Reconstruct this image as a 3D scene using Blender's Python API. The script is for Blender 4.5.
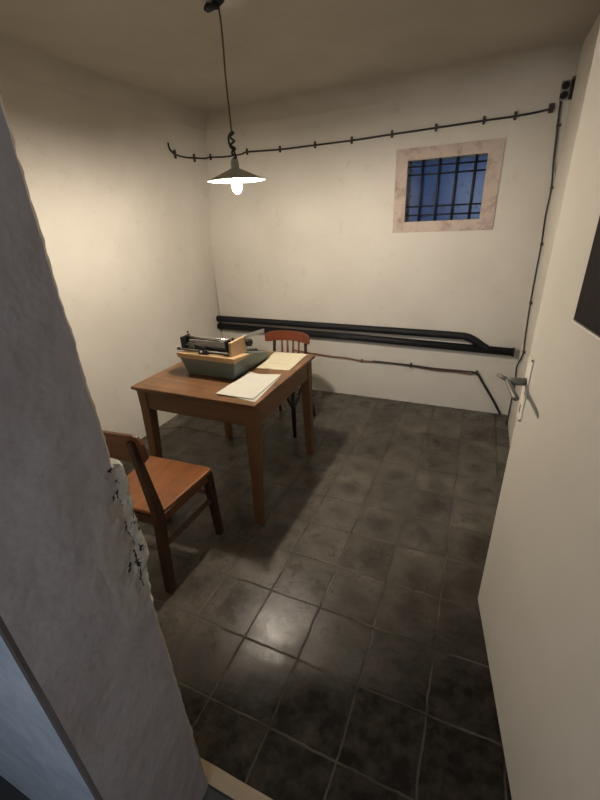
import bpy, bmesh, math, random
from mathutils import Vector, Matrix, noise
random.seed(4)
PI = math.pi
for o in list(bpy.data.objects): bpy.data.objects.remove(o)
SC = bpy.context.scene
COL = SC.collection
V = Vector

# ---------------------------------------------------------------- camera, world, light, exposure
CAM_H = 1.6
yaw, pitch, roll, FPX = math.radians(-24.919), math.radians(25.076), math.radians(-2.965), 389.36
ca, sa = math.cos(yaw), math.sin(yaw)
fwd = V((sa*math.cos(pitch), ca*math.cos(pitch), -math.sin(pitch)))
r0 = V((ca, -sa, 0)); u0 = r0.cross(fwd)
cr = r0*math.cos(roll) + u0*math.sin(roll)
cu = -r0*math.sin(roll) + u0*math.cos(roll)
cam = bpy.data.cameras.new('camera'); co = bpy.data.objects.new('camera', cam); COL.objects.link(co)
m = Matrix.Identity(4)
for i in range(3):
    m[i][0], m[i][1], m[i][2] = cr[i], cu[i], -fwd[i]
m[2][3] = CAM_H
co.matrix_world = m
cam.sensor_width = 36; cam.sensor_height = 36; cam.sensor_fit = 'AUTO'; cam.lens = FPX/800*36
cam.clip_start = 0.01
SC.camera = co

W = bpy.data.worlds.new('dusk'); SC.world = W; W.use_nodes = True
wn = W.node_tree.nodes; wl = W.node_tree.links
bg = wn['Background']
bg.inputs['Color'].default_value = (0.15, 0.37, 1.0, 1); bg.inputs['Strength'].default_value = 0.125

# cool daylight of the corridor behind the doorway
al = bpy.data.lights.new('corridor_daylight', 'AREA'); al.shape = 'RECTANGLE'; al.size = 1.0; al.size_y = 0.9
al.energy = 22.0; al.color = (0.80, 0.88, 1.0)
ao = bpy.data.objects.new('corridor_daylight', al); COL.objects.link(ao)
ao.location = (-0.2, -1.6, 1.75)
ao.rotation_euler = (V((-0.9, 0.2, 1.0)) - V(ao.location)).to_track_quat('-Z', 'Y').to_euler()

BULB_POWER = 2650.0
SC.view_settings.view_transform = 'Standard'; SC.view_settings.look = 'None'
SC.view_settings.gamma = 1; SC.view_settings.use_curve_mapping = False
SC.view_settings.exposure = 0.0

# ---------------------------------------------------------------- materials
class NT:
    def __init__(s, name):
        s.m = bpy.data.materials.new(name); s.m.use_nodes = True
        s.n = s.m.node_tree.nodes; s.l = s.m.node_tree.links
        s.p = s.n['Principled BSDF']; s.out = s.n['Material Output']
        s._tc = None
    def new(s, t, **kw):
        n = s.n.new(t)
        for k, v in kw.items(): setattr(n, k, v)
        return n
    def co(s, scale=(1, 1, 1), rot=(0, 0, 0)):
        if s._tc is None: s._tc = s.new('ShaderNodeTexCoord')
        mp = s.new('ShaderNodeMapping'); s.l.new(s._tc.outputs['Object'], mp.inputs[0])
        mp.inputs['Scale'].default_value = scale; mp.inputs['Rotation'].default_value = rot
        return mp.outputs[0]
    def noise(s, vec, scale, detail=4, rough=0.55, dist=0):
        n = s.new('ShaderNodeTexNoise'); s.l.new(vec, n.inputs['Vector'])
        n.inputs['Scale'].default_value = scale; n.inputs['Detail'].default_value = detail
        n.inputs['Roughness'].default_value = rough; n.inputs['Distortion'].default_value = dist
        return n.outputs['Fac']
    def ramp(s, fac, stops):
        n = s.new('ShaderNodeValToRGB'); s.l.new(fac, n.inputs[0]); e = n.color_ramp.elements
        while len(e) < len(stops): e.new(0.5)
        for i, (p, c) in enumerate(stops):
            e[i].position = p
            e[i].color = (c, c, c, 1) if isinstance(c, (int, float)) else (*c, 1)
        return n.outputs[0]
    def mix(s, fac, a, b, mode='MIX'):
        n = s.new('ShaderNodeMix', data_type='RGBA', blend_type=mode)
        for i, v in ((0, fac), (6, a), (7, b)):
            if isinstance(v, (int, float)): n.inputs[i].default_value = v if i == 0 else (v, v, v, 1)
            elif isinstance(v, tuple): n.inputs[i].default_value = (*v, 1)
            else: s.l.new(v, n.inputs[i])
        return n.outputs[2]
    def math(s, op, a, b=0.0, c=None):
        n = s.new('ShaderNodeMath', operation=op)
        for i, v in enumerate((a, b) if c is None else (a, b, c)):
            if isinstance(v, (int, float)): n.inputs[i].default_value = v
            else: s.l.new(v, n.inputs[i])
        return n.outputs[0]
    def bump(s, h, strength, dist=0.01, prev=None):
        n = s.new('ShaderNodeBump'); s.l.new(h, n.inputs['Height'])
        n.inputs['Strength'].default_value = strength; n.inputs['Distance'].default_value = dist
        if prev: s.l.new(prev, n.inputs['Normal'])
        return n.outputs[0]
    def set(s, **kw):
        for k, v in kw.items():
            k = {'color': 'Base Color', 'rough': 'Roughness', 'metal': 'Metallic', 'normal': 'Normal', 'spec': 'Specular IOR Level'}.get(k, k)
            if isinstance(v, tuple): s.p.inputs[k].default_value = (*v, 1)
            elif isinstance(v, (int, float)): s.p.inputs[k].default_value = v
            else: s.l.new(v, s.p.inputs[k])
        return s.m

def plaster(name, a, b, dirt=(0.35, 0.30, 0.24), dirt_amt=0.25, bump=0.35):
    t = NT(name); c = t.co()
    big = t.ramp(t.noise(c, 1.3, 5, 0.6), [(0.35, 0.0), (0.7, 1.0)])
    col = t.mix(big, a, b)
    spots = t.ramp(t.noise(c, 7, 8, 0.7), [(0.58, 0.0), (0.78, dirt_amt)])
    col = t.mix(spots, col, dirt)
    n1 = t.bump(t.noise(c, 4, 3), bump, 0.03)
    n2 = t.bump(t.noise(c, 55, 6, 0.65), bump*0.6, 0.004, n1)
    return t.set(color=col, rough=0.9, spec=0.15, normal=n2)

M_WALL = plaster('lime_plaster', (0.60, 0.57, 0.515), (0.53, 0.495, 0.44), dirt_amt=0.38)
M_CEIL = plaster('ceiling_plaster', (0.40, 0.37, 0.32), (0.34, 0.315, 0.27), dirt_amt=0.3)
def reveal():
    t = NT('reveal_plaster'); c = t.co()
    col = t.mix(t.ramp(t.noise(c, 2.2, 6, 0.6), [(0.35, 0.0), (0.7, 1.0)]), (0.385, 0.352, 0.352), (0.325, 0.298, 0.302))
    sx = t.new('ShaderNodeSeparateXYZ'); t.l.new(c, sx.inputs[0])
    w = t.math('MULTIPLY', t.math('SUBTRACT', t.noise(c, 9, 4), 0.5), 0.06)
    a = t.math('DIVIDE', t.math('ADD', t.math('SUBTRACT', sx.outputs[1], 0.385), w), 0.075)
    b = t.math('DIVIDE', t.math('ADD', t.math('SUBTRACT', sx.outputs[2], 0.98), w), 0.17)
    d = t.math('ADD', t.math('POWER', t.math('ABSOLUTE', a), 3.0), t.math('POWER', t.math('ABSOLUTE', b), 3.0))
    patch = t.ramp(d, [(0.55, 1.0), (1.0, 0.0)])
    col = t.mix(patch, col, (0.385, 0.355, 0.33))
    sp = t.ramp(t.noise(c, 16, 7, 0.7), [(0.60, 0.0), (0.74, 0.45)])
    col = t.mix(sp, col, (0.52, 0.50, 0.50))
    dk = t.ramp(t.noise(t.co((1, 1, 1), (0.4, 0, 0)), 8, 8, 0.75), [(0.62, 0.0), (0.78, 0.4)])
    col = t.mix(dk, col, (0.22, 0.19, 0.18))
    n1 = t.bump(patch, 0.6, 0.003)
    n2 = t.bump(t.noise(c, 6, 4), 0.45, 0.03, n1)
    n3 = t.bump(t.noise(c, 60, 6, 0.65), 0.3, 0.004, n2)
    return t.set(color=col, rough=0.75, spec=0.25, normal=n3)
M_REVEAL = reveal()
M_DOOR = plaster('door_paint', (0.46, 0.43, 0.375), (0.415, 0.383, 0.33), dirt=(0.38, 0.33, 0.27), dirt_amt=0.35, bump=0.12)

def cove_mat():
    t = NT('cove_plaster'); c = t.co()
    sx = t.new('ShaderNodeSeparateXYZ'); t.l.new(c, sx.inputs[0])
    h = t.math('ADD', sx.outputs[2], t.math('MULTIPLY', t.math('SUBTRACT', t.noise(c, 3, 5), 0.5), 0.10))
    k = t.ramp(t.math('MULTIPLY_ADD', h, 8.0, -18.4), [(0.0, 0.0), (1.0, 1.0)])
    col = t.mix(k, (0.56, 0.53, 0.475), (0.37, 0.342, 0.295))  # fades from the wall tone up to the darker ceiling tone
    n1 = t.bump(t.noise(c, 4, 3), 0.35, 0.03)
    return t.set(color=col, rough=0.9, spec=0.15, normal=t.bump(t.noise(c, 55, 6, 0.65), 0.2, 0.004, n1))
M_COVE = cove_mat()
def blue_paint():
    t = NT('blue_grey_paint'); c = t.co()
    st = t.ramp(t.noise(t.co((1, 1, 1), (0, 0.6, 0)), 9, 7, 0.7, 0.6), [(0.35, 0.0), (0.75, 1.0)])
    col = t.mix(st, (0.27, 0.30, 0.345), (0.44, 0.47, 0.51))
    sp = t.ramp(t.noise(c, 60, 3), [(0.70, 0.0), (0.76, 0.8)])
    col = t.mix(sp, col, (0.7, 0.7, 0.7))
    return t.set(color=col, rough=0.45, normal=t.bump(t.noise(c, 18, 5), 0.3, 0.01))
M_BLUE = blue_paint()

def chipped():
    t = NT('chipped_plaster'); c = t.co()
    base = t.mix(t.noise(c, 14, 5), (0.52, 0.50, 0.44), (0.40, 0.385, 0.345))
    f = t.ramp(t.noise(t.co((1, 1, 0.55)), 60, 4, 0.62, 0.5), [(0.60, 0.0), (0.63, 1.0)])
    col = t.mix(f, base, (0.035, 0.03, 0.028))
    sx = t.new('ShaderNodeSeparateXYZ'); t.l.new(c, sx.inputs[0])
    jag = t.math('MULTIPLY', t.math('SUBTRACT', t.noise(t.co((0, 1, 1)), 30, 6, 0.7), 0.5), 0.045)
    dl = t.math('ABSOLUTE', t.math('ADD', t.math('SUBTRACT', sx.outputs[1], 0.393), jag))
    wd = t.math('MULTIPLY', t.ramp(t.noise(t.co((0, 0, 1)), 22, 4, 0.7), [(0.40, 0.0), (0.65, 1.0)]), 0.007)
    crk = t.math('LESS_THAN', dl, wd)
    col = t.mix(crk, col, (0.02, 0.017, 0.015))
    f2 = t.ramp(t.noise(c, 90, 3), [(0.66, 0.0), (0.7, 1.0)])
    col = t.mix(f2, col, (0.10, 0.11, 0.12))
    return t.set(color=col, rough=0.9, normal=t.bump(t.noise(c, 50, 6, 0.7), 0.7, 0.008))
M_CHIP = chipped()
M_EDGE = plaster('bare_edge', (0.25, 0.21, 0.165), (0.19, 0.16, 0.125), dirt=(0.12, 0.09, 0.07), dirt_amt=0.7, bump=0.8)
M_BORDER = plaster('dark_paint_border', (0.10, 0.08, 0.075), (0.06, 0.045, 0.04), dirt_amt=0.2)

def tiles():
    t = NT('cement_tiles')
    P = 0.2475
    c = t.co(); sx = t.new('ShaderNodeSeparateXYZ'); t.l.new(c, sx.inputs[0])
    wob = t.math('MULTIPLY', t.math('SUBTRACT', t.noise(c, 7, 3), 0.5), 0.022)
    gx = t.math('DIVIDE', t.math('ADD', t.math('SUBTRACT', sx.outputs[0], 0.028), wob), P)
    gy = t.math('DIVIDE', t.math('ADD', t.math('SUBTRACT', sx.outputs[1], 0.855), wob), P)
    fx = t.math('FRACT', gx); fy = t.math('FRACT', gy)
    dx = t.math('ABSOLUTE', t.math('SUBTRACT', fx, 0.5)); dy = t.math('ABSOLUTE', t.math('SUBTRACT', fy, 0.5))
    edge = t.math('MAXIMUM', dx, dy)
    grout = t.ramp(edge, [(0.480, 0.0), (0.492, 1.0)])
    cb = t.new('ShaderNodeCombineXYZ')
    t.l.new(t.math('FLOOR', gx), cb.inputs[0]); t.l.new(t.math('FLOOR', gy), cb.inputs[1])
    wnz = t.new('ShaderNodeTexWhiteNoise'); t.l.new(cb.outputs[0], wnz.inputs[0])
    rnd = wnz.outputs['Value']
    tone = t.mix(rnd, (0.070, 0.062, 0.051), (0.102, 0.091, 0.075))
    # worn cloud in the middle of each tile
    rad = t.math('SQRT', t.math('ADD', t.math('POWER', dx, 2.0), t.math('POWER', dy, 2.0)))
    rad = t.math('ADD', rad, t.math('MULTIPLY', t.math('SUBTRACT', t.noise(c, 9, 6), 0.5), 0.75))
    ring = t.ramp(rad, [(0.10, 0.62), (0.30, 0.95), (0.42, 1.2), (0.55, 0.9)])
    tone = t.mix(0.85, tone, ring, 'MULTIPLY')
    cloud = t.ramp(t.noise(c, 4.2, 7, 0.65), [(0.3, 0.38), (0.7, 1.5)])
    tone = t.mix(0.8, tone, cloud, 'MULTIPLY')
    # light fall-off painted into the tile colour: darker towards the doorway, ragged outline
    grad = t.math('ADD', t.math('MULTIPLY', sx.outputs[1], -1.0), sx.outputs[0])
    grad = t.math('ADD', grad, t.math('MULTIPLY', t.math('MAXIMUM', t.math('SUBTRACT', 0.92, sx.outputs[1]), 0.0), 1.1))
    grad = t.math('ADD', grad, t.math('MULTIPLY', t.noise(c, 3.3, 6, 0.65), 0.8))
    falloff = t.ramp(t.math('ADD', t.math('MULTIPLY', grad, 0.35), 0.5), [(0.0, 0.0), (0.11, 0.38), (0.22, 0.68), (0.33, 0.96)])
    tone = t.mix(falloff, tone, t.mix(t.ramp(t.noise(c, 13, 7, 0.7), [(0.42, 0.0), (0.68, 1.0)]), (0.0035, 0.003, 0.0025), (0.026, 0.021, 0.015)))
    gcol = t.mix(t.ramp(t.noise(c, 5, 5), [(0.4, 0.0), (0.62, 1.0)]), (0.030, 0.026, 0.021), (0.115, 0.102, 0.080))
    gcol = t.mix(t.math('MULTIPLY', falloff, 0.6), gcol, (0.02, 0.017, 0.013))
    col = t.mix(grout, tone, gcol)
    pits = t.ramp(t.noise(c, 38, 4, 0.6), [(0.62, 0.0), (0.69, 0.85)])
    col = t.mix(pits, col, (0.012, 0.010, 0.008))
    rg = t.math('ADD', t.math('MULTIPLY', t.ramp(t.noise(c, 9, 6, 0.7), [(0.3, 0.0), (0.7, 1.0)]), 0.20), t.math('MULTIPLY_ADD', rnd, 0.05, 0.17))
    rg = t.math('ADD', rg, t.math('MULTIPLY', grout, 0.35))
    rg = t.math('ADD', rg, t.math('MULTIPLY', t.math('POWER', falloff, 3.0), 0.45))
    spc = t.math('MULTIPLY_ADD', falloff, -0.28, 0.31)
    h = t.math('SUBTRACT', 1.0, grout)
    n1 = t.bump(h, 0.5, 0.004)
    n2 = t.bump(t.noise(c, 9, 3), 0.35, 0.006, n1)
    n3 = t.bump(t.noise(c, 60, 5), 0.25, 0.0018, n2)
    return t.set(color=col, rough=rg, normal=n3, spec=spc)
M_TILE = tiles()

def wood(name, a, b, axis=0, rough=0.42, scale=1.0, worn=0.3):
    t = NT(name)
    s = [22, 22, 22]; s[axis] = 1.6
    c = t.co(tuple(v*scale for v in s)); c0 = t.co()
    g = t.ramp(t.noise(c, 1.3, 7, 0.65, 0.6), [(0.30, 0.0), (0.72, 1.0)])
    col = t.mix(g, a, b)
    blot = t.ramp(t.noise(c0, 5.5, 5, 0.6), [(0.42, 0.0), (0.70, worn)])
    col = t.mix(blot, col, tuple(v*0.35 for v in a))
    return t.set(color=col, rough=rough, normal=t.bump(t.noise(c, 2, 5), 0.22, 0.002), spec=0.28)
M_TTOP = wood('table_top_wood', (0.095, 0.046, 0.021), (0.215, 0.112, 0.052), 0, 0.40, worn=0.55)
M_TWX = wood('table_rail_wood', (0.085, 0.046, 0.025), (0.145, 0.080, 0.043), 0, 0.5)
M_TWY = wood('table_side_wood', (0.115, 0.062, 0.033), (0.175, 0.097, 0.052), 1, 0.5)
M_TWZ = wood('table_leg_wood', (0.095, 0.046, 0.021), (0.165, 0.084, 0.039), 2, 0.5)
M_SEAT = wood('chair_seat_wood', (0.155, 0.056, 0.019), (0.275, 0.104, 0.036), 1, 0.36, 0.7, worn=0.5)
M_CW = wood('chair_dark_wood', (0.030, 0.014, 0.008), (0.060, 0.027, 0.014), 2, 0.45)
M_CB = wood('chair_back_wood', (0.085, 0.035, 0.017), (0.135, 0.056, 0.026), 0, 0.4)
M_RED = wood('red_brown_wood', (0.125, 0.034, 0.016), (0.18, 0.052, 0.025), 0, 0.28, worn=0.15)
M_BLACKW = wood('black_bentwood', (0.012, 0.009, 0.008), (0.022, 0.016, 0.013), 2, 0.4)

def simple(name, col, rough=0.5, metal=0.0, var=0.25, scale=20, bump=0.1, spec=0.5):
    t = NT(name); c = t.co()
    k = t.noise(c, scale, 5, 0.6)
    cc = t.mix(k, tuple(v*(1-var) for v in col), tuple(min(1, v*(1+var)) for v in col))
    return t.set(color=cc, rough=rough, metal=metal, normal=t.bump(k, bump, 0.002), spec=spec)
M_PIPE = simple('black_pipe_paint', (0.006, 0.007, 0.010), 0.65, spec=0.3)
M_CABLE = simple('black_cable', (0.014, 0.012, 0.011), 0.5)
M_COPPER = simple('brown_cable', (0.19, 0.095, 0.05), 0.5)
M_CLIP = simple('rusty_clip', (0.05, 0.033, 0.024), 0.6, 0.2)
M_GREY = simple('grey_green_enamel', (0.095, 0.120, 0.112), 0.42, var=0.12)
M_BEIGE = simple('beige_enamel', (0.38, 0.255, 0.14), 0.45, var=0.12)
M_BLACK = simple('black_metal', (0.013, 0.012, 0.013), 0.35, 0.3)
M_CHROME = simple('worn_chrome', (0.62, 0.60, 0.57), 0.28, 0.9, 0.1)
M_STEEL = simple('grey_steel', (0.12, 0.115, 0.10), 0.5, 0.25)
M_RUBBER = simple('rubber_platen', (0.02, 0.02, 0.022), 0.6)
M_KEY = simple('dark_keys', (0.03, 0.03, 0.03), 0.35)
M_PLATE = simple('painted_escutcheon', (0.60, 0.55, 0.46), 0.4, 0.0, 0.12)
M_BAR = simple('black_iron_bars', (0.012, 0.012, 0.016), 0.6, 0.2)
M_SOCKET = simple('grey_porcelain', (0.30, 0.29, 0.27), 0.35)
M_SHADE = simple('white_enamel', (0.80, 0.77, 0.72), 0.35, 0.0, 0.05)
M_SHADET = simple('grey_enamel_top', (0.50, 0.48, 0.44), 0.45, 0.0, 0.1)
M_CORD = simple('fabric_cord', (0.10, 0.08, 0.05), 0.8)
M_TAN = simple('tan_cord', (0.25, 0.19, 0.12), 0.7)
M_PANEL = simple('dark_brown_panel', (0.018, 0.015, 0.014), 0.8, spec=0.05)
M_PALE = simple('pale_metal_edge', (0.62, 0.58, 0.52), 0.35, 0.2, 0.1)
M_SILL = plaster('threshold_stone', (0.27, 0.22, 0.15), (0.18, 0.14, 0.095), dirt=(0.07, 0.05, 0.035), dirt_amt=0.8, bump=0.7)
M_CONC = plaster('corridor_concrete', (0.045, 0.045, 0.045), (0.03, 0.03, 0.03), dirt=(0.01, 0.01, 0.01), dirt_amt=0.5)

def stone():
    t = NT('pink_stone'); c = t.co()
    a = t.ramp(t.noise(c, 9, 7, 0.7, 0.6), [(0.3, (0.46, 0.385, 0.335)), (0.5, (0.44, 0.355, 0.305)), (0.68, (0.26, 0.19, 0.165))])
    b = t.ramp(t.noise(t.co((1.2, 1, 0.6)), 22, 6, 0.7), [(0.57, 0.0), (0.72, 0.7)])
    col = t.mix(b, a, (0.20, 0.13, 0.11))
    return t.set(color=col, rough=0.8, normal=t.bump(t.noise(c, 40, 6), 0.4, 0.004))
M_STONE = stone()

def glass():
    t = NT('dusty_window_glass'); c = t.co()
    t.n.remove(t.p)
    tr = t.new('ShaderNodeBsdfTransparent'); tr.inputs[0].default_value = (0.85, 0.92, 1, 1)
    di = t.new('ShaderNodeBsdfDiffuse')
    t.l.new(t.mix(t.ramp(t.noise(c, 26, 3), [(0.66, 0.0), (0.69, 1.0)]), (0.015, 0.03, 0.08), (0.008, 0.008, 0.01)), di.inputs[0])
    gl = t.new('ShaderNodeBsdfGlossy'); gl.inputs['Roughness'].default_value = 0.2
    f = t.ramp(t.noise(c, 26, 3), [(0.0, 0.10), (0.5, 0.16), (0.64, 0.20), (0.67, 0.95)])
    m1 = t.new('ShaderNodeMixShader'); t.l.new(f, m1.inputs[0]); t.l.new(tr.outputs[0], m1.inputs[1]); t.l.new(di.outputs[0], m1.inputs[2])
    m2 = t.new('ShaderNodeMixShader'); m2.inputs[0].default_value = 0.02
    t.l.new(m1.outputs[0], m2.inputs[1]); t.l.new(gl.outputs[0], m2.inputs[2])
    t.l.new(m2.outputs[0], t.out.inputs[0])
    return t.m
M_GLASS = glass()

def paper(name, col, ypos):
    t = NT(name)
    n = t.noise(t.co(), 12, 4)
    return t.set(color=t.mix(n, col, tuple(v*0.93 for v in col)), rough=0.85, spec=0.2)
M_PAPER = paper('white_paper', (0.48, 0.465, 0.405), 0)
M_PAPERY = paper('cream_paper', (0.50, 0.455, 0.33), 0)
M_INK = simple('typed_ink', (0.10, 0.10, 0.09), 0.8)

def emitter():
    t = NT('lit_bulb')
    t.set(color=(1.0, 0.9, 0.75), rough=0.3)
    t.p.inputs['Emission Color'].default_value = (1.0, 0.88, 0.73, 1)
    t.p.inputs['Emission Strength'].default_value = BULB_POWER
    return t.m
M_BULB = emitter()

# ---------------------------------------------------------------- mesh helpers
def obj(name, bm, mat, parent=None, smooth=False, bevel=0.0, seg=2, loc=None, label=None):
    bmesh.ops.recalc_face_normals(bm, faces=bm.faces)
    me = bpy.data.meshes.new(name); bm.to_mesh(me); bm.free()
    mats = mat if isinstance(mat, (list, tuple)) else [mat]
    for q in mats: me.materials.append(q)
    if smooth:
        for p in me.polygons: p.use_smooth = True
    o = bpy.data.objects.new(name, me); COL.objects.link(o)
    if parent: o.parent = parent
    if loc: o.location = loc
    if bevel:
        b = o.modifiers.new('bevel', 'BEVEL'); b.width = bevel; b.segments = seg; b.limit_method = 'ANGLE'; b.angle_limit = 0.6
    if label: o['label'] = label
    return o
def thing(name, label, cat, loc=(0, 0, 0), rz=0, group=None):
    o = bpy.data.objects.new(name, None); COL.objects.link(o); o.empty_display_size = 0.1
    o.location = loc; o.rotation_euler = (0, 0, rz); o['label'] = label; o['category'] = cat
    if group: o['group'] = group
    return o
def tag(o, label, cat, group=None):
    o['label'] = label; o['category'] = cat
    if group: o['group'] = group
    return o
def struct(name, bm, mat, **k):
    o = obj(name, bm, mat, **k); o['kind'] = 'structure'; return o
def hexa(bm, pts, mi=0):
    """8 corners: bottom ring 0-3, top ring 4-7"""
    v = [bm.verts.new(p) for p in pts]
    for f in ((3, 2, 1, 0), (4, 5, 6, 7), (0, 1, 5, 4), (1, 2, 6, 5), (2, 3, 7, 6), (3, 0, 4, 7)):
        bm.faces.new([v[i] for i in f]).material_index = mi
    return v
def box(bm, x0, x1, y0, y1, z0, z1, mi=0):
    return hexa(bm, [(x0, y0, z0), (x1, y0, z0), (x1, y1, z0), (x0, y1, z0), (x0, y0, z1), (x1, y0, z1), (x1, y1, z1), (x0, y1, z1)], mi)
def B(*a):
    bm = bmesh.new(); box(bm, *a); return bm
def tube(bm, pts, rad, n=10, cap=True, mi=0):
    pts = [V(p) for p in pts]; rings = []
    rs = rad if isinstance(rad, (list, tuple)) else [rad]*len(pts)
    prev = None
    for i, p in enumerate(pts):
        d = (pts[min(i+1, len(pts)-1)] - pts[max(i-1, 0)]).normalized()
        if prev is None:
            a = d.cross(V((0, 0, 1)))
            if a.length < 1e-3: a = d.cross(V((1, 0, 0)))
        else:
            a = prev - d*prev.dot(d)
        a.normalize(); b = d.cross(a); prev = a
        rings.append([bm.verts.new(p + (a*math.cos(2*PI*k/n) + b*math.sin(2*PI*k/n))*rs[i]) for k in range(n)])
    for r, s in zip(rings, rings[1:]):
        for k in range(n): bm.faces.new((r[k], r[(k+1) % n], s[(k+1) % n], s[k])).material_index = mi
    if cap:
        bm.faces.new(rings[0][::-1]).material_index = mi; bm.faces.new(rings[-1]).material_index = mi
def T(pts, rad, n=10):
    bm = bmesh.new(); tube(bm, pts, rad, n); return bm
def lathe(bm, prof, n=32, mi=0, c=(0, 0, 0)):
    rings = []
    for r, z in prof:
        rings.append([bm.verts.new((c[0]+max(r, 1e-5)*math.cos(2*PI*k/n), c[1]+max(r, 1e-5)*math.sin(2*PI*k/n), c[2]+z)) for k in range(n)])
    for i, (r, s) in enumerate(zip(rings, rings[1:])):
        for k in range(n): bm.faces.new((r[k], r[(k+1) % n], s[(k+1) % n], s[k])).material_index = mi
    bm.faces.new(rings[0][::-1]); bm.faces.new(rings[-1])
def smooth_path(pts, n=6):
    pts = [V(p) for p in pts]; out = []
    for i in range(len(pts)-1):
        p0 = pts[max(i-1, 0)]; p1 = pts[i]; p2 = pts[i+1]; p3 = pts[min(i+2, len(pts)-1)]
        for k in range(n):
            t = k/n
            out.append(0.5*((2*p1) + (p2-p0)*t + (2*p0-5*p1+4*p2-p3)*t*t + (3*p1-p0-3*p2+p3)*t*t*t))
    out.append(pts[-1]); return out
def leg(bm, top, bot, wt, wb):
    """square post from bottom centre to top centre; wt/wb = (x,y) widths"""
    p = []
    for c, w in ((bot, wb), (top, wt)):
        for sx, sy in ((-1, -1), (1, -1), (1, 1), (-1, 1)): p.append((c[0]+sx*w[0]/2, c[1]+sy*w[1]/2, c[2]))
    hexa(bm, p)
def L(top, bot, wt, wb):
    bm = bmesh.new(); leg(bm, top, bot, wt, wb); return bm
def grid_wall(bm, P, nu, nv, mi=0):
    g = [[bm.verts.new(P(i/nu, j/nv)) for j in range(nv+1)] for i in range(nu+1)]
    for i in range(nu):
        for j in range(nv): bm.faces.new((g[i][j], g[i+1][j], g[i+1][j+1], g[i][j+1])).material_index = mi
    return g

# ---------------------------------------------------------------- room
XL, XR, YB, YF, ZC = -2.43, 0.365, 3.376, 0.42, 2.430
XJ, YO = -0.57, 0.155         # left jamb plane, outer face
def xl(z):
    ks = [(0, -2.40), (0.65, -2.462), (1.45, -2.43), (2.0, -2.37), (2.43, -2.33)]
    for (z0, x0), (z1, x1) in zip(ks, ks[1:]):
        if z <= z1: 
            t = (z-z0)/(z1-z0); t = t*t*(3-2*t); return x0+(x1-x0)*t
    return -2.33
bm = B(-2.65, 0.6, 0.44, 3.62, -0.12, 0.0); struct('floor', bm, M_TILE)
bm = B(-2.65, 1.6, -2.2, 0.398, -0.12, 0.0); struct('floor', bm, M_CONC)
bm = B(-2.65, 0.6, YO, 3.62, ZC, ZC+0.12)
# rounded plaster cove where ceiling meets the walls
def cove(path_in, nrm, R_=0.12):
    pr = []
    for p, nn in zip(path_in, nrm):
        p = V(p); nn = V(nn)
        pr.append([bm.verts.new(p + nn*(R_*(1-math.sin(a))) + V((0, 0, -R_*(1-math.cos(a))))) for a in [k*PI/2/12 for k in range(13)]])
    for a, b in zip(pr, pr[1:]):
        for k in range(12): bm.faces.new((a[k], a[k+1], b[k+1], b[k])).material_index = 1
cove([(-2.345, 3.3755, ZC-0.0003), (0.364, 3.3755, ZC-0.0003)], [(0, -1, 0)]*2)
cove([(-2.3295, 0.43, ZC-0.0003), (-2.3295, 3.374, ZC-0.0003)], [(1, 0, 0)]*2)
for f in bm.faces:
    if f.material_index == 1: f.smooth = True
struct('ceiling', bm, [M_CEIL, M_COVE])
struct('ceiling', B(-2.65, 1.9, -2.4, YO, 2.5, 2.6), M_CEIL)  # corridor ceiling and the walls below: unseen, added to block the sky light
struct('wall_skyblock_back', B(-2.65, 1.9, -2.4, -2.2, 0, 2.5), M_BLUE)
struct('wall_skyblock_left', B(-2.65, -2.5, -2.2, YO, 0, 2.5), M_BLUE)
struct('wall_skyblock_right', B(1.7, 1.9, -2.2, 0.4, 0, 2.5), M_BLUE)
struct('wall_skyblock_front', B(0.6, 1.7, YO, 0.4, 0, 2.5), M_BLUE)
# left wall: wavy old plaster
bm = bmesh.new()
def PL(u, v):
    y = YF-0.02 + u*(YB+0.24-YF); z = v*ZC
    return (xl(z) + 0.008*max(0, min(1, (2.25-z)/0.2))*noise.noise(V((y*1.7, z*1.9, 3.1))), y, z)
g = grid_wall(bm, PL, 40, 30)
back = [[bm.verts.new((-2.65, g[i][j].co.y, g[i][j].co.z)) for j in (0, 30)] for i in (0, 40)]
bm.faces.new((back[0][0], back[0][1], back[1][1], back[1][0]))
bm.faces.new([g[i][30] for i in range(41)] + [back[1][1], back[0][1]])
bm.faces.new([g[i][0] for i in range(41)] + [back[1][0], back[0][0]])
bm.faces.new([g[0][j] for j in range(31)] + [back[0][1], back[0][0]])
bm.faces.new([g[40][j] for j in range(31)] + [back[1][1], back[1][0]])
struct('wall_left', bm, M_WALL, smooth=False)
# right wall
struct('wall_right', B(XR, 0.6, YO, 3.62, 0, ZC), M_WALL)
# back wall with the window opening
WX0, WX1, WZ0, WZ1 = -0.595, -0.06, 1.530, 1.938
bm = bmesh.new()
box(bm, -2.44, WX0, YB, YB+0.24, 0, ZC); box(bm, WX1, XR, YB, YB+0.24, 0, ZC)
box(bm, WX0, WX1, YB, YB+0.24, 0, WZ0); box(bm, WX0, WX1, YB, YB+0.24, WZ1, ZC)
struct('wall_back', bm, M_WALL)

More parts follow.
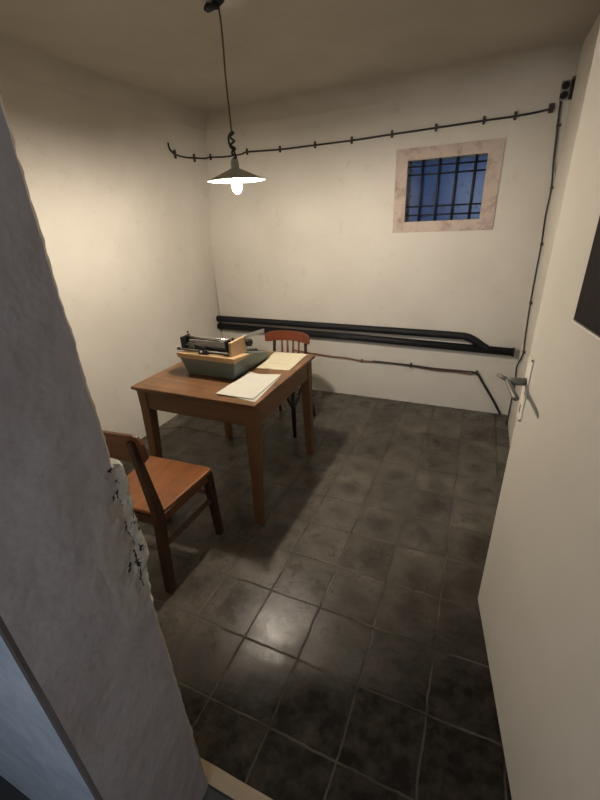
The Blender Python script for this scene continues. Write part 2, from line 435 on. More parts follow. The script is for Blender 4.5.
# front wall: left part with the reveal (chipped at its inner edge), header above the doorway
def ye(z):
    e = 0.405 + 0.0035*noise.noise(V((z*13, 1.3, 0))) + 0.002*noise.noise(V((z*45, 4.3, 0)))
    ks = [(0.80, 0.0), (0.86, 0.003), (0.935, 0.007), (0.950, 0.023), (0.985, 0.026), (1.05, 0.017), (1.10, 0.024), (1.19, 0.019), (1.202, 0.0)]
    for (z0, a0), (z1, a1) in zip(ks, ks[1:]):
        if z0 <= z < z1: e += a0+(a1-a0)*(z-z0)/(z1-z0) + 0.006*noise.noise(V((z*50, 7.7, 0)))
    return e
NZ = 240; HD = 2.06
bm = bmesh.new(); rows = []
for k in range(NZ+1):
    z = HD*k/NZ; e = ye(z); row = []
    chipz = max(0, min(1, (z-0.84)/0.06))*max(0, min(1, (1.205-z)/0.01))
    for i in range(15):
        u = i/14; y = YO+0.008 + (e-0.010-YO-0.008)*u
        d = 0.0035*noise.noise(V((y*9, z*6, 2)))
        zone = max(0, min(1, (y-(0.374-0.03*noise.noise(V((z*14, 0, 5)))))/0.012))*chipz
        d -= zone*(0.004+0.012*max(0, noise.noise(V((y*70, z*38, 9)))))
        row.append((XJ+d, y, z, zone))
    j2 = 0.004*noise.noise(V((z*60, 2, 2)))
    prof = [(XJ-0.004, YO+0.002, z, 0)] + row + [(XJ-0.010+j2, e, z, 9), (XJ-0.030+j2*2, e+0.010, z, 9), (XJ-0.07, max(YF, e+0.002), z, 0), (XJ-0.12, YF, z, 0), (-2.5, YF, z, 0), (-2.5, YO, z, 0), (XJ-0.012, YO, z, 0)]
    rows.append([(bm.verts.new(p[:3]), p[3]) for p in prof])
n = len(rows[0])
for a, b in zip(rows, rows[1:]):
    for i in range(n):
        j = (i+1) % n
        f = bm.faces.new((a[i][0], a[j][0], b[j][0], b[i][0]))
        if i == n-2 or i == n-3: f.material_index = 1 if i == n-2 else 0
        if i == n-1 or i == 0: f.material_index = 4
        elif 1 <= i <= 15:
            f.material_index = 3 if (a[i][1] > 0.5 and a[i][1] < 5) or (i == 15 and 0.84 < a[i][0].co.z < 1.205) else (5 if i == 15 else 2)
        elif i in (16, 17): f.material_index = 3 if 0.84 < a[i][0].co.z < 1.205 else 5
        if i == 2: pass
bm.faces.new([v for v, _ in rows[-1]]); bm.faces.new([v for v, _ in rows[0]][::-1])
struct('wall_front', bm, [M_WALL, M_BLUE, M_REVEAL, M_CHIP, M_BORDER, M_EDGE])
struct('wall_front', B(-2.5, XR, YO, YF, HD, ZC), M_WALL)
# threshold
bm = bmesh.new()
N = 16
for k in range(N):
    x0 = XJ-0.2 + (XR-0.03-XJ+0.2)*k/N; x1 = XJ-0.2 + (XR-0.03-XJ+0.2)*(k+1)/N
    j = lambda x: 0.004*noise.noise(V((x*17, 3, 3)))
    hexa(bm, [(x0, 0.400+j(x0+5), -0.1), (x1, 0.400+j(x1+5), -0.1), (x1, 0.447+j(x1), -0.1), (x0, 0.447+j(x0), -0.1),
              (x0, 0.400+j(x0+5), 0.006), (x1, 0.400+j(x1+5), 0.006), (x1, 0.447+j(x1), 0.002), (x0, 0.447+j(x0), 0.002)])
bmesh.ops.remove_doubles(bm, verts=bm.verts, dist=1e-5)
struct('trim_1', bm, M_SILL)

# ---------------------------------------------------------------- window
win = bpy.data.objects.new('window_1', None); COL.objects.link(win); win['kind'] = 'structure'
win.location = (0, 0, 0)
bm = bmesh.new()
OX0, OX1, OZ0, OZ1 = -0.682, 0.035, 1.455, 2.015
y0, y1 = YB-0.007, YB+0.01
box(bm, OX0, OX1, y0, y1, OZ0, WZ0); box(bm, OX0, OX1, y0, y1, WZ1, OZ1)
box(bm, OX0, WX0, y0, y1, WZ0, WZ1); box(bm, WX1, OX1, y0, y1, WZ0, WZ1)
o = obj('window_frame', bm, M_STONE, win); o['kind'] = 'structure'
o = obj('window_pane', B(WX0, WX1, YB+0.050, YB+0.056, WZ0, WZ1), M_GLASS, win); o['kind'] = 'structure'
for x in (-0.492, -0.374, -0.256, -0.134):
    o = obj('window_bar', T([(x, YB+0.022, WZ0-0.005), (x+0.004, YB+0.022, WZ1+0.005)], 0.0100, 8), M_BAR, win, smooth=True); o['kind'] = 'structure'
for z in (1.900, 1.846, 1.634, 1.574):
    o = obj('window_bar', T([(WX0-0.004, YB+0.034, z), (WX1+0.004, YB+0.034, z-0.004)], 0.0055, 8), M_BAR, win, smooth=True); o['kind'] = 'structure'

# ---------------------------------------------------------------- door, opened into the room
P0 = V((0.18, 1.40, 0)); DD = V((0.159, -0.987, 0)).normalized(); DN = V((-DD.y, DD.x, 0))  # DN = into the leaf, away from the opening
if DN.x < 0: DN = -DN
DL, DT = 0.945, 0.022
door = bpy.data.objects.new('door_1', None); COL.objects.link(door); door['kind'] = 'structure'
dm = Matrix.Identity(4)
for i in range(3): dm[i][0], dm[i][1], dm[i][2] = DD[i], -DN[i], (0, 0, 1)[i]
dm[0][3], dm[1][3], dm[2][3] = P0.x, P0.y, 0
door.matrix_world = dm
# local frame: x along the leaf from its free edge, y out of the visible face, z up
bm = B(0.0, DL, -DT, 0, 0.008, 2.10)
o = obj('door_leaf', bm, M_DOOR, door, bevel=0.004); o['kind'] = 'structure'
bm = B(0.012, 0.060, 0, 0.004, 0.943, 1.165)
pl = obj('escutcheon_plate', bm, M_PLATE, door, bevel=0.003, label='pale painted long lock plate')
obj('keyhole', B(0.030, 0.036, 0.0035, 0.0048, 0.968, 0.998), M_BLACK, pl)
bm = bmesh.new()
tube(bm, [(0.036, 0, 1.08), (0.036, 0.058, 1.08)], 0.013, 12)
tube(bm, smooth_path([(0.030, 0.056, 1.083), (0.06, 0.060, 1.082), (0.11, 0.060, 1.078), (0.155, 0.056, 1.070)]), 0.0085, 12)
tube(bm, [(0.034, 0.056, 1.082), (0.000, 0.084, 1.088)], [0.0085, 0.005], 10)
obj('door_handle', bm, M_STEEL, door, smooth=True, label='grey steel lever handle')
for z in (0.948, 1.160):
    obj('plate_screw', T([(0.057, 0.003, z), (0.057, 0.007, z)], 0.004, 8), M_STEEL, pl)
bm = bmesh.new()
for k in range(7): box(bm, 0.058+0.004*k, 0.062+0.004*k, 0, 0.0012, 1.205+0.004*(k % 3), 1.213+0.005*((k*2) % 3))
# hanging panel on the door
pn = thing('notice_board', 'dark brown rectangular board with a thin pale lower edge on the open white door', 'board')
pn.matrix_world = dm
obj('board_panel', B(0.312, 0.62, 0.0005, 0.016, 1.353, 1.78), M_PANEL, pn, bevel=0.002)
obj('edge_strip', B(0.310, 0.62, 0.0005, 0.019, 1.349, 1.353), M_PALE, pn, label='thin pale strip along the lower edge')
bm.free()

# ---------------------------------------------------------------- pipes on the back wall
PY = YB-0.034
def wallpipe(name, pts, r, label):
    t = thing(name, label, 'pipe')
    obj('pipe_run', T(pts, r, 16), M_PIPE, t, smooth=True)
    return t
t = wallpipe('wall_pipe', [(-2.450, PY, 0.606), (-0.9, PY, 0.590), (0.315, PY, 0.563)], 0.031, 'lower black pipe running level to its cut end in the right corner')
bm = bmesh.new(); tube(bm, [(0.308, PY, 0.563), (0.322, PY, 0.563)], 0.036, 16)
obj('end_collar', bm, M_PIPE, t, smooth=False)
for x in (-2.1, -1.0, -0.1):
    z = 0.606 + (x+2.45)*(0.563-0.606)/2.775
    obj('pipe_bracket', B(x-0.012, x+0.012, PY+0.02, YB, z-0.012, z+0.012), M_PIPE, t)
z0 = 0.563+0.043*(0.325-0.115)/2.775
t = wallpipe('wall_pipe', smooth_path([(-2.448, PY, 0.688), (-1.4, PY, 0.680), (-0.7, PY, 0.674), (-0.14, PY, 0.668), (-0.03, PY-0.001, 0.660), (0.035, PY-0.002, 0.632), (0.085, PY-0.003, 0.597), (0.125, PY-0.002, 0.576)], 8), 0.030, 'upper black pipe bending down into the lower one at the right')
for x in (-2.0, -0.9):
    obj('pipe_bracket', B(x-0.012, x+0.012, PY+0.02, YB, 0.67, 0.694), M_PIPE, t)

# ---------------------------------------------------------------- cables
def clip(parent, x, y, z, w=0.011, h=0.030, ax='x', mat=None, d=0.007):
    bm = bmesh.new()
    if ax == 'x': box(bm, x-w/2, x+w/2, y-d, y+d, z-h/2, z+h/2)
    else: box(bm, x-d, x+d, y-w/2, y+w/2, z-h/2, z+h/2)
    obj('cable_clip', bm, mat or M_CLIP, parent, bevel=0.002, seg=1)
CY = YB-0.009
t = thing('electric_cable', 'long black cable clipped along the top of back wall towards the corner box', 'cable')
xw = lambda z: xl(z)+0.012
pts = [(xw(2.18), 2.87, 2.172), (xw(2.13), 2.885, 2.135), (xw(2.11), 2.94, 2.104), (xw(2.1), 3.06, 2.093), (xw(2.1), 3.20, 2.100), (xw(2.1), 3.345, 2.110), (-2.32, CY, 2.117), (-2.18, CY, 2.108), (-2.06, CY, 2.108), (-1.98, CY, 2.112)]
pts += [(-1.937, CY, 2.121), (-1.627, CY, 2.109), (-1.32, CY, 2.108), (-1.023, CY, 2.108), (-0.72, CY, 2.114), (-0.416, CY, 2.119), (-0.113, CY, 2.125), (0.071, CY, 2.127), (0.20, CY, 2.134), (0.285, CY, 2.145)]
obj('cable_run', T(smooth_path(pts, 5), 0.0065, 8), M_CABLE, t, smooth=True)
for x, z in ((-2.31, 2.117), (-1.937, 2.121), (-1.627, 2.109), (-1.32, 2.108), (-1.023, 2.108), (-0.72, 2.114), (-0.416, 2.119), (-0.113, 2.125), (0.071, 2.127), (0.268, 2.143)):
    clip(t, x, CY, z+0.002, h=0.046 if x < 0.2 else 0.05, w=0.016 if x < 0.2 else 0.03)
for y, z in ((2.945, 2.103), (3.19, 2.100)): clip(t, xw(z), y, z, ax='y', h=0.06, w=0.018)

t = thing('electric_cable', 'thin black cable dropping down the right corner from the twin socket', 'cable')
CX = XR-0.012
pts = [(0.312, CY, 2.19), (0.318, CY, 2.09), (0.328, CY, 1.98), (0.338, CY, 1.85), (CX, 3.34, 1.70), (CX, 3.35, 1.54), (CX, 3.27, 1.36), (CX, 3.25, 1.16), (CX, 3.22, 0.975), (CX, 3.13, 0.77), (CX, 3.05, 0.665), (CX, 3.10, 0.60), (CX, 3.27, 0.475), (CX, 3.22, 0.42), (CX, 3.18, 0.38), (CX, 3.17, 0.20), (CX, 3.17, 0.01)]
obj('cable_run', T(smooth_path(pts, 5), 0.0056, 8), M_CABLE, t, smooth=True)
clip(t, 0.326, CY, 2.05, w=0.024, h=0.016)
for y, z in ((3.34, 1.70), (3.27, 1.36), (3.22, 0.975), (3.05, 0.665)): clip(t, XR-0.012, y-0.012, z, w=0.034, h=0.018, ax='y', d=0.008)

t = thing('electric_cable', 'brown cable low on the back wall under the two black pipes', 'cable')
def yw(x, off): return YB-off
pts = [(-1.62, CY, 0.41), (-1.43, CY, 0.393), (-1.222, CY, 0.379), (-1.05, CY, 0.376), (-0.906, CY, 0.363), (-0.70, CY, 0.368), (-0.459, CY, 0.360), (-0.25, CY, 0.342), (-0.08, CY, 0.345), (0.02, CY, 0.338), (0.075, CY, 0.352)]
obj('cable_run', T(smooth_path(pts, 5), 0.0085, 8), M_COPPER, t, smooth=True)
clip(t, -0.906, CY, 0.363, h=0.03, w=0.018)
t = thing('electric_cable', 'black cable joining the brown one then slanting down to the floor corner', 'cable')
CY2 = CY-0.016
pts = [(-0.80, CY2, 0.378), (-0.459, CY2, 0.372), (-0.25, CY2, 0.362), (-0.06, CY2, 0.364), (0.06, CY2, 0.362), (0.092, CY2, 0.345), (0.14, CY2+0.008, 0.270), (0.24, CY2+0.012, 0.120), (0.305, CY2+0.012, 0.012)]
obj('cable_run', T(smooth_path(pts, 5), [0.0065]*25+[0.010]*16, 8), M_CABLE, t, smooth=True)
for x, z in ((-0.459, 0.370), (0.08, 0.356)): clip(t, x, CY2+0.005, z, h=0.034, w=0.018, d=0.018)

t = thing('floor_cord', 'thin tan cord lying on the tiles behind the wooden table', 'cord')
obj('cord_run', T(smooth_path([(-2.395, 2.20, 0.0035), (-2.30, 2.25, 0.0035), (-2.20, 2.276, 0.0035), (-1.936, 2.285, 0.0035), (-1.80, 2.272, 0.0035), (-1.72, 2.255, 0.0035), (-1.60, 2.30, 0.0035), (-1.45, 2.40, 0.0035)], 6), 0.0035, 6), M_TAN, t, smooth=True)

# twin socket in the corner
t = thing('electrical_socket', 'grey twin socket with two round black holes in the upper right corner', 'socket', (0.326, YB, 2.225))
obj('socket_body', B(-0.026, 0.024, -0.022, 0, -0.050, 0.050), M_SOCKET, t, bevel=0.006)
for dz in (0.024, -0.024):
    bm = bmesh.new(); tube(bm, [(-0.003, -0.021, dz), (-0.003, -0.030, dz)], [0.022, 0.018], 20)
    obj('socket_hole', bm, M_BLACK, t, label='round black socket cap')
t = thing('conduit_stub', 'short black upright conduit on the right wall beside the twin socket', 'conduit', (XR, YB-0.05, 2.225))
obj('conduit_tube', T([(-0.010, 0, -0.055), (-0.010, 0, 0.045)], 0.0095, 10), M_CABLE, t, smooth=True)
obj('conduit_cap', T([(-0.010, 0, 0.045), (-0.010, 0, 0.058)], 0.010, 10), M_COPPER, t, label='rusty brown end')

# ---------------------------------------------------------------- pendant lamp
LX, LY = -1.142, 1.858
lamp = thing('pendant_lamp', 'lit bare bulb under a shallow white enamel shade hanging from the ceiling', 'lamp', (LX, LY, 0))
bm = bmesh.new()
lathe(bm, [(0.026, 2.430), (0.026, 2.426), (0.016, 2.419), (0.009, 2.412)], 16)
tube(bm, smooth_path([(0.0, 0, 2.415), (-0.030, -0.006, 2.412), (-0.058, 0.008, 2.416), (-0.070, 0.004, 2.424)]), 0.013, 8)
tube(bm, smooth_path([(0.0, 0, 2.412), (-0.020, -0.018, 2.408), (-0.045, -0.016, 2.414)]), 0.012, 8)
obj('ceiling_hook', bm, M_PIPE, lamp, smooth=True)
bm = bmesh.new()
pts = [(0.004*math.sin(k*0.4)*(1-k/20), 0, 2.405-(2.405-1.96)*k/20) for k in range(21)]
tube(bm, pts, 0.0038, 8)
obj('cord', bm, M_CORD, lamp, smooth=True)
bm = bmesh.new()
tube(bm, [(0.009*math.sin(k*0.9), 0.009*math.cos(k*0.9), 1.975-0.0045*k) for k in range(27)], 0.0052, 7)
tube(bm, smooth_path([(0.0, 0, 1.975), (-0.022, 0.004, 1.955), (-0.016, 0, 1.92), (0.004, 0, 1.895), (0.013, 0, 1.86)]), 0.0048, 7)
obj('cord_knot', bm, M_CABLE, lamp, smooth=True)
bm = bmesh.new()
lathe(bm, [(0.008, 1.868), (0.017, 1.864), (0.020, 1.848), (0.020, 1.822), (0.021, 1.815), (0.021, 1.796), (0.016, 1.792)], 24)
obj('socket', bm, M_SOCKET, lamp, smooth=True)
def shade(bm, dz, mi, prof):
    pass
bm = bmesh.new()
out = [(0.0235, 1.826), (0.034, 1.822), (0.055, 1.813), (0.095, 1.796), (0.132, 1.781), (0.142, 1.776)]
inn = [(r-0.0004, z-0.0022) for r, z in out]
nseg = 48; rings = []
for r, z in out + inn[::-1]:
    rings.append([bm.verts.new((r*math.cos(2*PI*k/nseg), r*math.sin(2*PI*k/nseg), z)) for k in range(nseg)])
for i in range(len(rings)):
    r, s = rings[i], rings[(i+1) % len(rings)]
    for k in range(nseg):
        f = bm.faces.new((r[k], r[(k+1) % nseg], s[(k+1) % nseg], s[k])); f.material_index = 0 if i < 5 else 1
obj('lamp_shade', bm, [M_SHADET, M_SHADE], lamp, smooth=True)
bm = bmesh.new()
lathe(bm, [(0.012, 1.794), (0.013, 1.788), (0.017, 1.779), (0.0215, 1.767), (0.023, 1.755), (0.0215, 1.741), (0.017, 1.730), (0.009, 1.722), (0.001, 1.720)], 24)
obj('bulb', bm, M_BULB, lamp, smooth=True)

# ---------------------------------------------------------------- table
TX0, TX1, TY0, TY1, TZ = -1.775, -0.945, 1.492, 2.315, 0.760
tb = thing('wooden_table', 'square brown wooden table with tapered legs carrying the typewriter', 'table', ((TX0+TX1)/2, (TY0+TY1)/2, 0))
cx, cy = (TX0+TX1)/2, (TY0+TY1)/2
hx, hy = (TX1-TX0)/2, (TY1-TY0)/2
obj('tabletop', B(-hx, hx, -hy, hy, TZ-0.020, TZ), M_TTOP, tb, bevel=0.005, seg=3)
ix, iy = hx-0.020, hy-0.020
LW = 0.064
for sx in (-1, 1):
    for sy in (-1, 1):
        tc = (sx*(ix-LW/2), sy*(iy-LW/2), TZ-0.020)
        bc = (sx*(ix-0.042/2-0.006)+0.006*(sx < 0)+0.018*(sx < 0 and sy > 0), sy*(iy-0.042/2-0.006)-(0.048 if sy < 0 else 0), 0)
        mc = (tc[0], tc[1], TZ-0.155)
        bm = bmesh.new()
        leg(bm, tc, mc, (LW, LW), (LW, LW)); leg(bm, mc, bc, (LW, LW), (0.042, 0.042))
        bmesh.ops.remove_doubles(bm, verts=bm.verts, dist=1e-5)
        dead = [f for f in bm.faces if abs(f.normal.z) > 0.9 and all(abs(v.co.z-mc[2]) < 1e-4 for v in f.verts)]
        bmesh.ops.delete(bm, geom=dead, context='FACES_ONLY')
        obj('leg', bm, M_TWZ, tb, bevel=0.003)
AZ0, AZ1 = TZ-0.145, TZ-0.020
for sy in (-1, 1):
    obj('apron', B(-ix+LW, ix-LW, min(sy*(iy-0.006), sy*(iy-0.028)), max(sy*(iy-0.006), sy*(iy-0.028)), AZ0, AZ1), M_TWX, tb, bevel=0.002)
for sx in (-1, 1):
    obj('apron', B(min(sx*(ix-0.006), sx*(ix-0.028)), max(sx*(ix-0.006), sx*(ix-0.028)), -iy+LW, iy-LW, AZ0, AZ1), M_TWY, tb, bevel=0.002)
for sy in (-1,):
    obj('moulding', B(-ix-0.004, ix+0.004, -iy-0.005, -iy+0.003, TZ-0.032, TZ-0.0202), M_TWX, tb, bevel=0.002)

# ---------------------------------------------------------------- papers
def sheet(name, corners, z, mat, label, cat, group=None, curl=0.0, text=None, th=0.0012):
    bm = bmesh.new()
    A, Bc, C, D = [V((x, y, 0)) for x, y in corners]       # near-left, far-left, far-right, near-right
    N = 14
    def P(u, v, dz=0):
        p = (A*(1-u)+D*u)*(1-v) + (Bc*(1-u)+C*u)*v
        k = max(0, (1-u)+v-1.62)
        h = curl*k*k*6 + 0.0006*(1+noise.noise(V((u*4, v*4, z*90))))
        return V((p.x, p.y, z+h+dz))
    top = [[bm.verts.new(P(i/N, j/N, th)) for j in range(N+1)] for i in range(N+1)]
    bot = [[bm.verts.new(P(i/N, j/N, 0)) for j in range(N+1)] for i in range(N+1)]
    for i in range(N):
        for j in range(N):
            bm.faces.new((top[i][j], top[i+1][j], top[i+1][j+1], top[i][j+1]))
            bm.faces.new((bot[i][j], bot[i][j+1], bot[i+1][j+1], bot[i+1][j]))
    ring = [(i, 0) for i in range(N)] + [(N, j) for j in range(N)] + [(i, N) for i in range(N, 0, -1)] + [(0, j) for j in range(N, 0, -1)]
    for a, b in zip(ring, ring[1:]+ring[:1]):
        bm.faces.new((top[a[0]][a[1]], bot[a[0]][a[1]], bot[b[0]][b[1]], top[b[0]][b[1]]))
    o = obj(name, bm, mat, None, smooth=False); tag(o, label, cat, group)
    if text:
        for (u0, u1, v) in text:
            bm = bmesh.new(); u = u0
            while u < u1:
                du = random.uniform(0.006, 0.022); w = 0.008
                vs = [bm.verts.new(P(a, b, th+0.0009)) for a, b in ((u, v), (min(u+du, u1), v), (min(u+du, u1), v+w), (u, v+w))]
                bm.faces.new(vs); u += du+0.010
            obj('text_line', bm, M_INK, o)
    return o
sheet('paper_sheet', [(-1.200, 1.560), (-1.208, 1.888), (-0.992, 1.880), (-0.962, 1.528)], TZ+0.001, M_PAPER,
      'under sheet of the near white pair, showing at the corner by the typewriter', 'paper', 'papers on the table', curl=0.010)
sheet('paper_sheet', [(-1.215, 1.548), (-1.205, 1.850), (-0.995, 1.905), (-0.985, 1.548)], TZ+0.0065, M_PAPER,
      'near white typed sheet on the front right of the table, on top of its pair', 'paper', 'papers on the table', text=[(0.36, 0.62, 0.66)])
sheet('paper_sheet', [(-1.205, 1.972), (-1.235, 2.288), (-1.000, 2.308), (-0.985, 1.985)], TZ+0.001, M_PAPERY,
      'cream yellowish typed sheet at the far right end of the table', 'paper', 'papers on the table', text=[(0.20, 0.84, 0.30), (0.25, 0.50, 0.36)], th=0.002)

# ---------------------------------------------------------------- typewriter (its back towards the doorway)
tw = thing('typewriter', 'grey green typewriter with beige trim and black carriage on the wooden table', 'typewriter', (-1.395, 1.93, TZ), math.radians(-1.5))
# local: x right, y away from doorway (towards its keyboard side), z up
def prism(bm, sec, xa, xb, taper=0.0, zref=0.0):
    """extrude a y-z outline along x; the bottom is pulled in by taper"""
    def X(x, z):
        s = 1 if x > 0 else -1
        return x - s*taper*max(0, (zref-z)/zref) if taper else x
    a = [bm.verts.new((X(xa, z), y, z)) for y, z in sec]; b = [bm.verts.new((X(xb, z), y, z)) for y, z in sec]
    bm.faces.new(a[::-1]); bm.faces.new(b)
    for i in range(len(sec)):
        j = (i+1) % len(sec); bm.faces.new((a[i], a[j], b[j], b[i]))
bm = bmesh.new()
prism(bm, [(-0.172, 0.004), (0.225, 0.004), (0.245, 0.036), (0.190, 0.064), (0.02, 0.114), (-0.190, 0.114)], -0.200, 0.200, 0.032, 0.114)
obj('body', bm, M_GREY, tw, bevel=0.007, seg=3)
for sx in (-0.13, 0.13):
    for sy in (-0.13, 0.20):
        bm = bmesh.new(); tube(bm, [(sx, sy, 0), (sx, sy, 0.008)], 0.010, 10); obj('rubber_foot', bm, M_BLACK, tw)
# beige deck band: back rail and short side returns
bm = bmesh.new()
pts = [(-0.212, -0.198), (0.206, -0.198), (0.206, -0.040), (-0.206, -0.040)]
vb = [bm.verts.new((x*0.985, y if y > -0.1 else y+0.004, 0.110)) for x, y in pts]; vt = [bm.verts.new((x, y, 0.143 if y < -0.1 else 0.126)) for x, y in pts]
bm.faces.new(vb[::-1]); bm.faces.new(vt)
for i in range(4): bm.faces.new((vb[i], vb[(i+1) % 4], vt[(i+1) % 4], vt[i]))
obj('deck_trim', bm, M_BEIGE, tw, bevel=0.004, label='beige trim band')
# keyboard recess and keys on the far side
bm = bmesh.new()
hexa(bm, [(-0.15, 0.055, 0.094), (0.15, 0.055, 0.094), (0.15, 0.20, 0.056), (-0.15, 0.20, 0.056), (-0.15, 0.055, 0.103), (0.15, 0.055, 0.103), (0.15, 0.20, 0.064), (-0.15, 0.20, 0.064)])
kb = obj('keyboard', bm, M_BLACK, tw)
bm = bmesh.new()
for r_ in range(4):
    for c_ in range(11):
        x = -0.128+0.0245*c_+0.004*(r_ % 2); y = 0.080+0.030*r_; z = 0.098-0.0080*r_+0.006
        box(bm, x-0.009, x+0.009, y-0.011, y+0.009, z-0.008, z+0.004)
obj('keys', bm, M_KEY, kb, bevel=0.002, seg=1)
# type basket cover
bm = bmesh.new(); prism(bm, [(-0.12, 0.125), (0.05, 0.105), (0.05, 0.118), (-0.02, 0.165), (-0.12, 0.165)], -0.14, 0.13)
obj('type_basket', bm, M_BLACK, tw, bevel=0.004)
# carriage
car = obj('carriage', B(-0.200, 0.150, -0.146, -0.070, 0.142, 0.178), M_BLACK, tw, bevel=0.004)
obj('platen', T([(-0.185, -0.095, 0.192), (0.150, -0.095, 0.192)], 0.019, 18), M_RUBBER, tw, smooth=True)
obj('paper_rail', T([(-0.186, -0.112, 0.222), (0.140, -0.112, 0.222)], 0.0052, 8), M_CHROME, car, smooth=True, label='bright metal rail')
obj('back_rail', T([(-0.212, -0.168, 0.158), (0.150, -0.168, 0.158)], 0.0065, 8), M_STEEL, car, smooth=True, label='grey metal rail')
obj('rail_end', T([(-0.218, -0.168, 0.158), (-0.200, -0.168, 0.158)], 0.009, 10), M_BLACK, car, smooth=True)
for x in (-0.188, 0.132):
    obj('carriage_bracket', B(x-0.006, x+0.006, -0.162, -0.080, 0.150, 0.228), M_BLACK, car, bevel=0.002)
obj('paper_table', B(-0.150, 0.120, -0.135, -0.130, 0.178, 0.212), M_SOCKET, car, label='pale grey strip behind the platen')
bm = bmesh.new(); box(bm, -0.150, -0.108, -0.152, -0.146, 0.160, 0.196)
obj('margin_plate', bm, M_STEEL, car, bevel=0.002, label='small grey metal plate')
bm = bmesh.new()
box(bm, -0.050, 0.006, -0.184, -0.160, 0.143, 0.170); box(bm, -0.040, -0.010, -0.180, -0.150, 0.165, 0.186)
tube(bm, [(-0.055, -0.176, 0.148), (0.014, -0.176, 0.148)], 0.008, 8)
mc_ = obj('margin_stop', bm, M_BLACK, car, bevel=0.002)
obj('stop_knob', T([(-0.030, -0.188, 0.160), (-0.030, -0.176, 0.160)], 0.008, 10), M_CHROME, mc_, smooth=True)
bm = bmesh.new()
tube(bm, [(-0.165, -0.118, 0.215), (-0.165, -0.118, 0.246)], 0.0028, 8); lathe(bm, [(0.003, 0), (0.006, 0.004), (0.006, 0.011), (0.003, 0.015)], 10, 0, (-0.165, -0.118, 0.243))
obj('paper_release', bm, M_BLACK, car, smooth=True)
bm = bmesh.new(); tube(bm, [(0.030, -0.115, 0.222), (0.050, -0.135, 0.226), (0.080, -0.125, 0.228)], 0.004, 6)
tube(bm, [(-0.19, -0.105, 0.212), (0.13, -0.105, 0.208)], 0.003, 6)
obj('paper_bail', bm, M_STEEL, car, smooth=True)
# beige end cover at the right end of the carriage
bm = bmesh.new(); prism(bm, [(-0.165, 0.138), (-0.005, 0.122), (0.004, 0.205), (-0.010, 0.222), (-0.158, 0.222)], 0.150, 0.168)
obj('end_cover', bm, M_BEIGE, tw, bevel=0.004, label='beige carriage end cover')
bm = bmesh.new(); tube(bm, [(0.160, 0.000, 0.180), (0.176, 0.000, 0.180), (0.176, 0.000, 0.180), (0.198, 0.000, 0.180)], [0.007, 0.007, 0.024, 0.022], 16)
obj('platen_knob', bm, M_BLACK, tw, smooth=False)
bm = bmesh.new(); tube(bm, [(0.155, -0.02, 0.218), (0.185, 0.00, 0.228)], 0.008, 8)
hexa(bm, [(0.172, -0.012, 0.212), (0.172, -0.006, 0.212), (0.276, 0.036, 0.238), (0.276, 0.030, 0.238), (0.172, -0.012, 0.232), (0.172, -0.006, 0.232), (0.276, 0.036, 0.262), (0.276, 0.030, 0.262)])
obj('return_lever', bm, M_SOCKET, tw, label='pale grey carriage return lever')

# ---------------------------------------------------------------- front chair
c1 = thing('wooden_chair', 'orange brown wooden chair with solid seat and curved backrest at the near side of table', 'chair', (-1.340, 1.315, 0), math.radians(2.9), 'chairs at the table')
SZ = 0.452
# local: origin under the middle of the front seat edge, y forward, depth backwards
def rounded_poly(bm, pts, z0, z1, zdip=0.0):
    a = [bm.verts.new((x, y, z0)) for x, y in pts]; b = [bm.verts.new((x, y, z1)) for x, y in pts]
    bm.faces.new(a[::-1]); bm.faces.new(b)
    for i in range(len(pts)): bm.faces.new((a[i], a[(i+1) % len(pts)], b[(i+1) % len(pts)], b[i]))
bm = bmesh.new()
rounded_poly(bm, [(-0.168, -0.375), (0.168, -0.375), (0.203, -0.010), (0.190, 0.006), (-0.190, 0.006), (-0.203, -0.010)], SZ-0.018, SZ)
obj('seat', bm, M_SEAT, c1, bevel=0.006, seg=3)
for s in (-1, 1):
    obj('leg', L((s*0.180, -0.020, SZ-0.018), (s*0.180, 0.005, 0), (0.044, 0.044), (0.034, 0.034)), M_CW, c1, bevel=0.003)
    bm = bmesh.new()
    # rear leg continues upward as the back post
    leg(bm, (s*0.158, -0.366, SZ), (s*0.150, -0.398, 0), (0.034, 0.048), (0.040, 0.040))
    leg(bm, (s*0.158, -0.410, 0.842), (s*0.158, -0.366, SZ), (0.026, 0.026), (0.034, 0.048))
    bmesh.ops.remove_doubles(bm, verts=bm.verts, dist=1e-5)
    dead = [f for f in bm.faces if abs(f.normal.z) > 0.9 and all(abs(v.co.z-SZ) < 1e-4 for v in f.verts)]
    bmesh.ops.delete(bm, geom=dead, context='FACES_ONLY')
    obj('leg', bm, M_CW, c1, bevel=0.003, label='rear leg rising into the back post')
    # side rail and side stretcher
    bm = bmesh.new()
    hexa(bm, [(s*0.162-0.010, -0.36, SZ-0.062), (s*0.162+0.010, -0.36, SZ-0.062), (s*0.190+0.006, -0.03, SZ-0.062), (s*0.190-0.012, -0.03, SZ-0.062),
              (s*0.162-0.010, -0.36, SZ-0.018), (s*0.162+0.010, -0.36, SZ-0.018), (s*0.190+0.006, -0.03, SZ-0.018), (s*0.190-0.012, -0.03, SZ-0.018)])
    obj('seat_rail', bm, M_CB, c1, bevel=0.002)
    obj('stretcher', T([(s*0.156, -0.372, 0.262), (s*0.180, -0.010, 0.262)], 0.020, 4), M_CW, c1)
obj('seat_rail', B(-0.165, 0.165, -0.038, -0.014, SZ-0.062, SZ-0.018), M_CW, c1, bevel=0.002)
obj('seat_rail', B(-0.165, 0.165, -0.385, -0.362, SZ-0.062, SZ-0.018), M_CW, c1, bevel=0.002)
obj('stretcher', T([(-0.168, -0.012, 0.292), (0.168, -0.012, 0.292)], 0.016, 4), M_CW, c1)
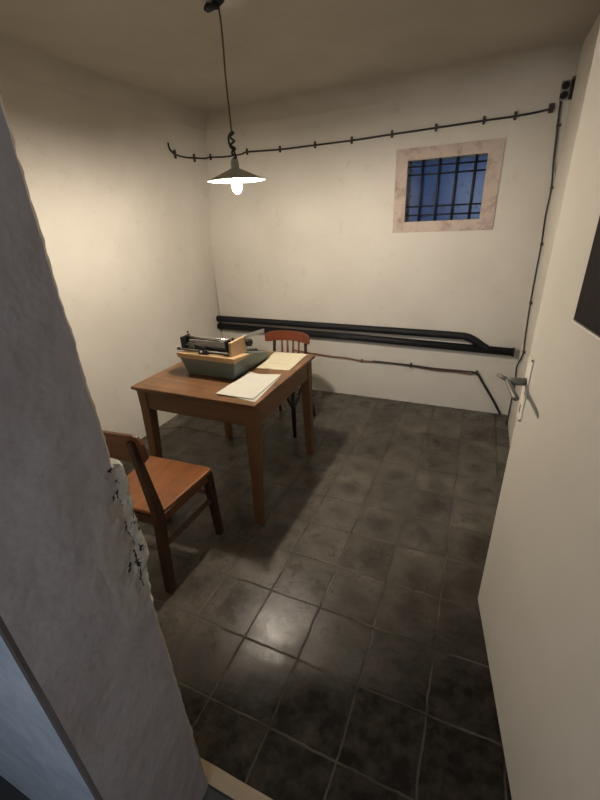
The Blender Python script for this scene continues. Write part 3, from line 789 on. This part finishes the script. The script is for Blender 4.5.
# curved backrest board with rounded corners
bm = bmesh.new(); NX, NZb = 24, 8
def bb(u, v, off):
    x = -0.200+0.400*u; a = (abs(x)-0.160)/0.040
    zt, zb = 0.866, 0.728
    rr = 0.040
    if a > 0:
        k = rr*(1-math.sqrt(max(0, 1-min(1, a)**2)))
        zt -= k; zb += k*0.8
    z = zb+(zt-zb)*v
    y = -0.385 - 0.012*(1-(x/0.200)**2) - (z-0.72)*0.12 + off
    return (x, y, z)
F = [[bm.verts.new(bb(i/NX, j/NZb, 0)) for j in range(NZb+1)] for i in range(NX+1)]
G = [[bm.verts.new(bb(i/NX, j/NZb, 0.016)) for j in range(NZb+1)] for i in range(NX+1)]
for i in range(NX):
    for j in range(NZb):
        bm.faces.new((F[i][j], F[i+1][j], F[i+1][j+1], F[i][j+1])); bm.faces.new((G[i][j], G[i][j+1], G[i+1][j+1], G[i+1][j]))
    for j in (0, NZb): bm.faces.new((F[i][j], F[i+1][j], G[i+1][j], G[i][j]))
for j in range(NZb):
    for i in (0, NX): bm.faces.new((F[i][j], F[i][j+1], G[i][j+1], G[i][j]))
obj('backrest', bm, M_CB, c1, bevel=0.003)

# ---------------------------------------------------------------- far chair (faces the doorway)
c2 = thing('wooden_chair', 'red brown chair with spindle back and black bentwood legs behind the table', 'chair', (-1.357, 2.62, 0), 0, 'chairs at the table')
# local: front is -y
bm = bmesh.new()
rounded_poly(bm, [(0.205*math.copysign(abs(math.cos(a))**0.7, math.cos(a)), 0.205*math.copysign(abs(math.sin(a))**0.7, math.sin(a))) for a in [2*PI*k/32 for k in range(32)]], 0.435, 0.458)
obj('seat', bm, M_RED, c2, bevel=0.006)
for s in (-1, 1):
    obj('leg', T([(s*0.155, -0.160, 0.437), (s*0.158, -0.168, 0.22), (s*0.160, -0.178, 0.0)], [0.020, 0.019, 0.015], 12), M_BLACKW, c2, smooth=True, label='black bentwood front leg')
    obj('leg', T(smooth_path([(s*0.140, 0.168, 0.735), (s*0.143, 0.145, 0.58), (s*0.152, 0.115, 0.44), (s*0.158, 0.165, 0.22), (s*0.170, 0.228, 0.0)], 5), [0.013]*8+[0.015]*9+[0.013]*4, 12), M_BLACKW if False else M_CW, c2, smooth=True, label='dark brown rear leg rising into the back post')
    obj('brace', T(smooth_path([(s*0.157, -0.165, 0.235), (s*0.168, -0.10, 0.31), (s*0.165, 0.02, 0.41), (s*0.170, 0.06, 0.435)], 5), 0.009, 8), M_BLACKW, c2, smooth=True)
    obj('brace', T(smooth_path([(s*0.156, -0.166, 0.230), (s*0.115, -0.160, 0.31), (s*0.06, -0.160, 0.41), (s*0.03, -0.155, 0.435)], 5), 0.010, 8), M_BLACKW, c2, smooth=True)
for k in range(4):
    x = -0.076+0.050*k
    obj('spindle', T([(x*0.9, 0.150, 0.455), (x, 0.165, 0.60), (x*1.02, 0.172, 0.690)], [0.0085, 0.009, 0.0085], 8), M_RED, c2, smooth=True)
bm = bmesh.new(); NX = 24; rings = []
for i in range(NX+1):
    u = i/NX; x = -0.196+0.392*u; q = 1-(x/0.196)**2
    y = 0.105+0.072*q; zt = 0.760+0.014*min(1, q*1.5)**0.8; zb = 0.688+0.004*q
    if i in (0, NX): zt -= 0.012; zb += 0.006
    th = 0.011
    rings.append([bm.verts.new(p) for p in ((x, y-th, zb), (x, y+th, zb), (x, y+th+0.006, zt-0.006), (x, y-th+0.006, zt))])
for a, b in zip(rings, rings[1:]):
    for k in range(4): bm.faces.new((a[k], a[(k+1) % 4], b[(k+1) % 4], b[k]))
bm.faces.new(rings[0]); bm.faces.new(rings[-1][::-1])
obj('top_rail', bm, M_RED, c2, bevel=0.004, seg=3)
